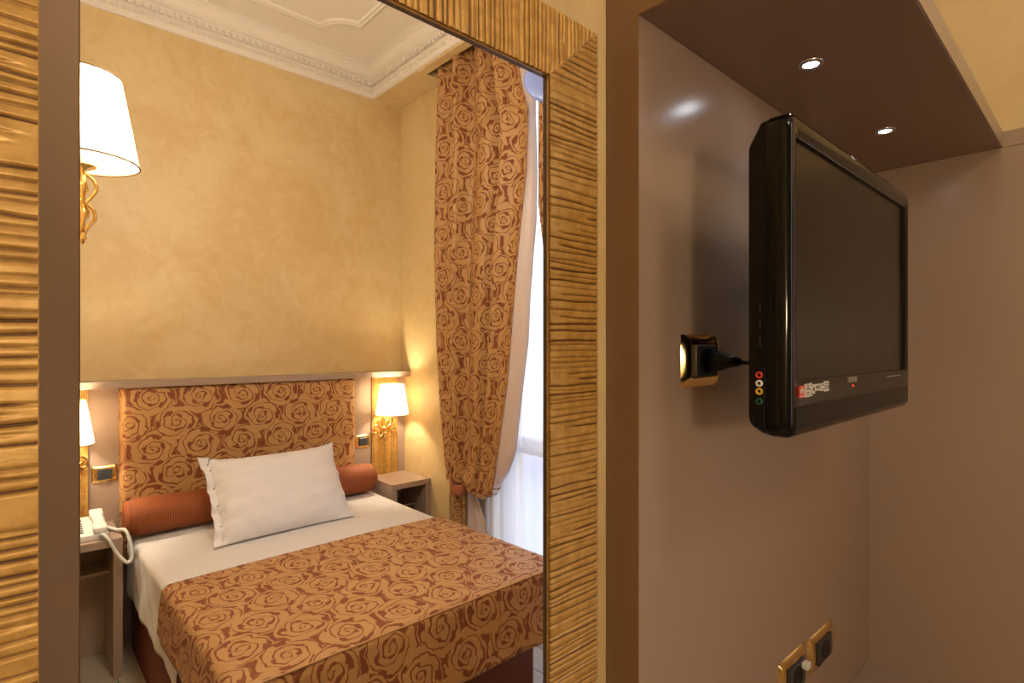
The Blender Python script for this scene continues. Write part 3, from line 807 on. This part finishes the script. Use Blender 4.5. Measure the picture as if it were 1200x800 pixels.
# ------------------------------------------------------------------ bed
BX0, BX1, BY0, BY1 = .470, 1.800, 1.62, 3.43
ZM = .600
bed = thing('bed', 'double bed with a rust upholstered base and rose headboard behind it', 'bed', ((BX0+BX1)/2, 2.6, 0))
obj('bed_base', boxuv(bxs(BX0+.012, BX1-.012, 1.80, BY1, .0, .40, .008)), M_base, bed)
obj('mattress', bxs(BX0+.02, BX1-.02, BY0+.03, BY1, .40, ZM-.012, .02, 3), M_sheet, bed, smooth=True, auto=40)
def drape(x0, x1, y0, y1, z, dl, dr, df, r, nx, ny, hem=None, wob=.0, seed=0, flare=.10, puff=0, uvo=(0, 0), rise=0):
    """cloth over bed top: drops dl, dr on the long sides, df over the foot (y0)."""
    U_ = np.unique(np.concatenate([np.linspace(x0-dl, x0+.03, max(6, int(dl/.012))), np.linspace(x0+.03, x1-.03, nx), np.linspace(x1-.03, x1+dr, max(6, int(dr/.012)))]))
    V_ = np.unique(np.concatenate([np.linspace(y0-df, y0+.03, max(2, int(df/.012))), np.linspace(y0+.03, y1, ny)])) if df > 0 else np.linspace(y0, y1, ny)
    P = np.zeros((len(U_), len(V_), 3)); UV = np.zeros((len(U_), len(V_), 2))
    q = np.random.RandomState(seed).uniform(0, 6, 8)
    for i, u in enumerate(U_):
        for j, v in enumerate(V_):
            ea = (u-(x0+r)) if u < x0+r else (u-(x1-r) if u > x1-r else 0)
            eb = (v-(y0+r)) if (df > 0 and v < y0+r) else 0
            L = max(abs(ea), abs(eb)); nrm = math.hypot(ea, eb)
            X = min(max(u, x0+r), x1-r); Y = max(v, y0+r) if df > 0 else v
            Z = z
            if L > 0:
                a = min(L/r, PI/2); out = r*math.sin(a); dn = r*(1-math.cos(a))
                if L > r*PI/2:
                    ex = L-r*PI/2; dn += ex; out += flare*ex
                    out += wob*min(1, ex/.1)*(math.sin((u+v)*19+q[0])+.6*math.sin((u-v)*37+q[1]))
                X += ea/nrm*out; Y += eb/nrm*out; Z -= dn
            Z += wob*.5*math.sin(u*7+q[2])*math.sin(v*5+q[3])
            if puff: Z += puff*(math.sin(u*PI/.17)*math.sin(v*PI/.17))**2*(1 if L == 0 else .3)
            if rise: Z += rise*math.sin(min(max((u-x0)/(x1-x0), 0), 1)*PI)*.7
            P[i, j] = (X, Y, Z); UV[i, j] = (u+uvo[0], v+uvo[1])
    return grid(B(), P, UV)
sh = obj('bed_sheet', drape(BX0-.004, BX1+.004, 2.30, BY1-.002, ZM-.004, .27, .27, 0, .028, 34, 40, wob=.004, seed=3, flare=.03, rise=.01), M_sheet)
tag(sh, 'smooth white bed sheet folded over the mattress top below the pillow', 'sheet'); sh.modifiers.new('s', 'SOLIDIFY').thickness = .004
bs = obj('bedspread', drape(BX0-.016, BX1+.014, BY0, 2.545, ZM+.012, .165, .20, .26, .034, 70, 60, wob=.0025, seed=5, flare=.12, puff=.004, uvo=(.06, .03), rise=.012), M_roseq, smooth=False)
for p in bs.data.polygons: p.use_smooth = True
for p in sh.data.polygons: p.use_smooth = True
tag(bs, 'rust and tan rose patterned bedspread over the foot half of the bed', 'bedspread'); md = bs.modifiers.new('s', 'SOLIDIFY'); md.thickness = .010; md.offset = -1
# piping along the foot edge
pts = [(BX0+.02+(BX1-BX0-.04)*k/40, BY0+.008, ZM+.010+.0008*math.sin(k)) for k in range(41)]
obj('piping', tube(B(), pts, .0035, 6), M_roseq, bs, smooth=True)
# bolster
bl = thing('bolster', 'long rust woven bolster across the head of the bed behind the pillow', 'bolster', (1.11, 3.33, ZM))
n, m_ = 40, 40; P = np.zeros((n+1, m_+1, 3)); U = np.zeros((n+1, m_+1, 2)); rb = .093
for i in range(n+1):
    for j in range(m_+1):
        a = 2*PI*j/m_; u = i/n; r_ = rb*(1+.012*math.sin(u*9+a)); e = min(u, 1-u)
        if e < .05: r_ *= .90+.10*math.sin(e/.05*PI/2)
        P[i, j] = (.446+1.335*u, 3.325+r_*math.cos(a), ZM+.006+rb+r_*math.sin(a)*1.0); U[i, j] = (1.335*u, a*rb)
bm = grid(B(), P, U); bmesh.ops.remove_doubles(bm, verts=bm.verts, dist=1e-5); bmesh.ops.recalc_face_normals(bm, faces=bm.faces)
obj('bolster_cover', bm, M_rust, bl, smooth=True)
for xx, sg in ((.446, -1), (1.781, 1)):
    bm = lathe(B(), [(rb*.90, 0), (rb*.85, sg*.008), (rb*.5, sg*.013), (.012, sg*.012), (0, sg*.016)], (xx, 3.325, ZM+.006+rb), 'X', 32)
    bmesh.ops.recalc_face_normals(bm, faces=bm.faces)
    obj('end_cap', boxuv(bm), M_rust, bl, smooth=True)

# pillow with a flat flange
def pillow():
    n, m_ = 72, 52; q = np.random.RandomState(4).uniform(0, 6, 10)
    bm = B(); W_, H_ = .70, .46; fl_ = .048
    o3 = Vector((1.083, 2.875, ZM+.008)); up = Vector((0, .30, .40)).normalized(); rt = Vector((1, .012, -.0)).normalized(); nn = rt.cross(up)   # faces -Y, up
    sides = []
    for sd in (1, -1):
        P = np.zeros((n+1, m_+1, 3))
        for i in range(n+1):
            for j in range(m_+1):
                u = i/n*2-1; v = j/m_*2-1
                xx = u*W_/2; yy = v*H_/2
                # body puff inside flange
                bu = min(1, abs(u)/(1-(.13 if u < 0 else .045))); bv = min(1, abs(v)/(1-.03))
                th = .092*(max(0, 1-bu**2.6)**.55)*(max(0, 1-bv**2.8)**.6)
                th += (.0045*math.sin(u*9+v*4+q[0])*math.sin(v*7+u*3+q[1])+.0030*math.sin(u*5-v*16+q[6])*(.4+abs(u))+.0022*math.sin(u*24+v*9+q[7])*abs(v)**2)*(th/.085)**.6
                # outline waviness and spiked corners
                corner = (abs(u)**7)*(abs(v)**7)
                xx *= 1-.035*(1-abs(v)**3)*abs(u)**2+.035*corner
                yy *= 1-.07*(1-abs(u)**2.5)*abs(v)**2*(1 if v > 0 else .35)+.06*corner
                if v > .6 and u < -.75: yy += .012*(1-abs(u+.88)/.13)*(v-.6)*2
                flat = max(0, (abs(u)-.86)/.14)*(1 if u < 0 else .45)
                wave = flat*(.012*math.sin(v*11+q[2]+(0 if u > 0 else 2))+.006*math.sin(v*23+q[3]))
                creases = (.004 if u < 0 else .0015)*math.exp(-((abs(u)-.80)/.07)**2)*(math.sin(v*13+q[4])+.6*math.sin(v*29+q[5]))
                z_ = sd*(th+.0012)+wave+(creases if sd > 0 else 0)
                sag = -.03*(v < 0)*0
                p = o3+rt*xx+up*(yy+H_/2)+nn*(-z_ if False else z_)
                zmin = ZM+.011
                if p.z < zmin: p.z = zmin+(.0 if sd > 0 else -.0)
                P[i, j] = p
        grid(bm, P)
    bmesh.ops.remove_doubles(bm, verts=bm.verts, dist=.003)
    bmesh.ops.recalc_face_normals(bm, faces=bm.faces)
    return bm
pl = obj('pillow', pillow(), M_pillow, smooth=True)
tag(pl, 'white pillow with loose flanged edges leaning on the bolster', 'pillow')

# ------------------------------------------------------------------ curtains
f649 = 649.0
def pxY(px, X): 
    u = (px-600)/f649; return X*(.7373-.6756*u)/(.6756+.7373*u)
def pxZ(px, py, X):
    u = (px-600)/f649; return H+(405-py)/f649*X/(.6756+.7373*u)
CXP = 2.055
# edges read off as heights (z) against Y on the plane of the curtain
Lk = [(60, 522), (90, 521), (200, 517.5), (300, 516), (400, 518), (460, 521), (500, 524), (540, 527.5), (570, 530)]
Rk = [(60, 608), (100, 614), (130, 622), (200, 619.5), (300, 609), (350, 605), (400, 601), (450, 597), (500, 590), (540, 585), (575, 580)]
def edge(tab, X):
    zs = [pxZ(x, y, X) for y, x in tab]; ys = [pxY(x, X) for y, x in tab]
    o = np.argsort(zs); return np.array(zs)[o], np.array(ys)[o]
Lz, Ly = edge(Lk, CXP); Rz, Ry = edge(Rk, CXP)
# scene-space curtain
ZC1 = UZ+.11
zt1 = pxZ(530, 560, CXP)
cu = thing('rose_curtain', 'rust and tan rose patterned curtain tied back at the left of the window', 'curtain', (CXP, 2.55, .0))
nv, nu = 130, 130
P = np.zeros((nu+1, nv+1+14, 3)); U = np.zeros((nu+1, nv+1+14, 2))
bot_x = [(0, 560), (.2, 561), (.4, 568), (.6, 578), (.8, 583), (.92, 580), (1, 572)]
foldc = [.0, .16, .30, .46, .62, .78, .92, 1.0]
def fold(s, g):
    return 1.6*fold_(s)-.03*math.exp(-((s-.27)/.035)**2)-.022*math.exp(-((s-.66)/.03)**2)-.015*math.exp(-((s-.47)/.025)**2)
def fold_(s):
    # irregular pleats, deeper on the left where cloth bunches
    return .022*math.sin(2*PI*(s*3.9+.15))+.012*math.sin(2*PI*(s*6.3+.4))*(1-s*.5)+.010*math.exp(-((s-.30)/.04)**2)*3
for i in range(nu+1):
    s = i/nu
    pybot = np.interp(s, [a for a, b in bot_x], [b for a, b in bot_x])
    Yl0 = np.interp(zt1, Lz, Ly); 
    zbot = pxZ(530+s*52, pybot, CXP)
    for j in range(nv+15):
        if j <= nv:
            t_ = j/nv; z = ZC1+(zbot-ZC1)*t_
            yl = np.interp(z, Lz, Ly); yr = np.interp(z, Rz, Ry)
            amp = 1.0-.35*t_
            Y = yl+(yr-yl)*s
            # folds lean towards the tie at the bottom
            s2 = s+(0-.0)*t_
            X = CXP-.016-fold(s2, 0)*amp*.9
            # swag bulge just above hem
            b = math.exp(-((z-(zbot+.05))/.07)**2)
            X -= .035*b*math.sin(PI*min(1, s*1.05))
            crease = math.exp(-((z-(zbot+.045+.10*s))/.014)**2)*math.exp(-((s-.33)/.26)**2)
            X += .030*crease
            P[i, j] = (min(X, 2.100), Y, z)
        else:
            k = (j-nv)/14
            b0 = P[i, nv]
            P[i, j] = (min(2.100, b0[0]+.075*math.sin(k*PI/2)), b0[1]+.03*k*(1-s), b0[2]-.012*math.sin(k*PI)+.03*k*k)
        zz = P[i, min(j, nv)][2] - (j-nv)*.006 if j > nv else P[i, j][2]
        U[i, j] = (s*.86+.06, zz+.02)
mid = P[:, 50, :2]; arc = np.concatenate([[0], np.cumsum(np.hypot(*(mid[1:]-mid[:-1]).T))])
U[:, :, 0] = arc[:, None]*1.02+.04
c1 = obj('curtain_cloth', grid(B(), P, U), M_rose, cu, smooth=True)
md = c1.modifiers.new('s', 'SOLIDIFY'); md.thickness = .003; md.offset = 0
# lining seen along the leading edge: a turned strip
Qk = [(130, 627), (200, 629), (260, 628), (300, 624.5), (350, 621), (400, 619), (450, 613), (500, 607.5), (530, 604), (552, 596), (562, 590), (575, 583)]
Qz, Qy = edge(Qk, 2.09)
n, m_ = 8, 90; P = np.zeros((n+1, m_+1, 3))
ztop, zlow = pxZ(612, 75, 2.08), pxZ(583, 578, 2.08)
for j in range(m_+1):
    z = ztop+(zlow-ztop)*j/m_
    ya_ = np.interp(z, Rz, Ry); yb_ = np.interp(z, Qz, Qy)
    for i in range(n+1):
        k = i/n
        P[i, j] = (CXP-.016-.9*fold(1, 0)*(1-.35*(ZC1-z)/(ZC1-zlow))+.003+.05*k+.007*math.sin(k*7)*k, ya_+.006+(yb_-ya_-.006)*k, z)
obj('curtain_lining', grid(B(), P), M_lining, cu, smooth=True).modifiers.new('s', 'SOLIDIFY').thickness = .002
# tail below the tie
n, m_ = 30, 60; P = np.zeros((n+1, m_+1, 3)); U = np.zeros((n+1, m_+1, 2))
ztie = pxZ(530, 566, CXP)
yA, yB = pxY(528, CXP), pxY(543, CXP)
for j in range(m_+1):
    t_ = j/m_; z = ztie+.03+(.02-ztie-.03)*t_
    l0 = yA+.030*min(1, t_*6); r0 = yB-.0*t_
    for i in range(n+1):
        s = i/n; P[i, j] = (CXP+.022-.012*math.sin(s*2*PI*2.3+.5)-.014*math.sin(s*PI), l0+(r0-l0)*s, z); U[i, j] = (s*.34, z)
obj('curtain_tail', grid(B(), P, U), M_rose, cu, smooth=True).modifiers.new('s', 'SOLIDIFY').thickness = .003
n, m_ = 24, 50; P = np.zeros((n+1, m_+1, 3))
for j in range(m_+1):
    t_ = j/m_; z = ztie+.012+(.02-ztie-.01)*t_
    w_ = .05+.155*min(1, t_*3.2)
    for i in range(n+1):
        s = i/n
        P[i, j] = (CXP+.050-.014*math.sin(s*2*PI*2.2+t_*3), yB+.012-w_*s-.0*t_, z-.02*s*(1-t_))
obj('lining_tail', grid(B(), P), M_lining, cu, smooth=True).modifiers.new('s', 'SOLIDIFY').thickness = .002
# tieback band wrapping from the wall round the cloth
pts3 = [(WX-.006, 2.80, ztie+.16), (2.07, 2.795, ztie+.13), (2.02, 2.755, ztie+.075), (1.990, 2.715, ztie+.02), (1.992, 2.68, ztie-.004), (2.02, 2.655, ztie-.008), (2.07, 2.66, ztie+.02)]
cp = cr(pts3, 8); n = len(cp); P = np.zeros((2, n, 3)); hw = .032
P = np.zeros((6, n, 3))
for j, p in enumerate(cp):
    for i in range(6): P[i, j] = (p.x-.004*math.sin(i/5*PI), p.y-.010*(i/5-.5), p.z+(i/5-.5)*2*hw)
obj('tieback', grid(B(), P), M_tie, cu, smooth=True).modifiers.new('s', 'SOLIDIFY').thickness = .004
# right-hand curtain, partly in view at the mirror edge
rc = thing('rose_curtain', 'second rose patterned curtain, only a sliver beside the mirror frame edge', 'curtain', (CXP, 1.7, 0))
n, m_ = 60, 90; P = np.zeros((n+1, m_+1, 3)); U = np.zeros((n+1, m_+1, 2))
for j in range(m_+1):
    t_ = j/m_; z = ZC1+(ztie-ZC1)*t_
    yl = np.interp(z, [1.0, 1.6, 2.0, 2.3, 2.6, 3.3], [1.50, 1.80, 1.99, 2.035, 2.035, 2.03])
    for i in range(n+1):
        s = i/n; P[i, j] = (CXP-.022*math.sin(s*2*PI*4), yl+(1.22-yl)*s, z); U[i, j] = (s*.9, z)
obj('curtain_cloth', grid(B(), P, U), M_rose, rc, smooth=True).modifiers.new('s', 'SOLIDIFY').thickness = .003
P = np.zeros((n+1, m_+1, 3)); U = np.zeros((n+1, m_+1, 2))
for j in range(m_+1):
    t_ = j/m_; z = ztie+(.02-ztie)*t_
    for i in range(n+1):
        s = i/n; P[i, j] = (CXP-.018*math.sin(s*2*PI*3), 1.42+(1.22-1.42)*s, z); U[i, j] = (s*.4, z)
obj('curtain_tail', grid(B(), P, U), M_rose, rc, smooth=True).modifiers.new('s', 'SOLIDIFY').thickness = .003
# sheer voile
n, m_ = 160, 12; P = np.zeros((n+1, m_+1, 3))
for i in range(n+1):
    for j in range(m_+1):
        s = i/n; P[i, j] = (2.126+.009*math.sin(s*2*PI*14+math.sin(s*9))+.005*math.sin(s*2*PI*31), 1.24+1.42*s, ZC1+(.03-ZC1)*j/m_)
sv = obj('sheer_curtain', grid(B(), P), M_sheer, smooth=True)
tag(sv, 'bright white sheer voile hanging in soft folds over the window', 'curtain')

# ------------------------------------------------------------------ pendant lamp by the curtain
cxp, cyp, czp = 1.61, 1.508, H+1.052
pd = thing('pendant_lamp', 'pale blue round glass lamp disc in front of the curtain top, cut by the frame', 'lamp', (cxp, cyp, czp))
R1 = .122
bm = lathe(B(), [(0, -.010), (R1*.55, -.009), (R1*.9, -.006), (R1, 0), (R1*.9, .006), (R1*.55, .009), (0, .010)], (0, 0, 0), 'Y', 48)
bmesh.ops.recalc_face_normals(bm, faces=bm.faces)
bmesh.ops.rotate(bm, verts=bm.verts, cent=(0, 0, 0), matrix=Matrix.Rotation(math.radians(-42), 3, 'Z') @ Matrix.Rotation(math.radians(-20), 3, 'X'))
bmesh.ops.translate(bm, verts=bm.verts, vec=(cxp, cyp, czp))
obj('glass_disc', bm, M_blueglass, pd, smooth=True)
obj('cord', tube(B(), [(cxp, cyp, czp+R1*.9), (cxp, cyp, CZ-.03)], .0025, 8), M_steel, pd)
obj('ceiling_rose', lathe(B(), [(.05, 0), (.045, -.02), (.01, -.03)], (cxp, cyp, CZ), seg=24), M_whitep, pd, smooth=True)
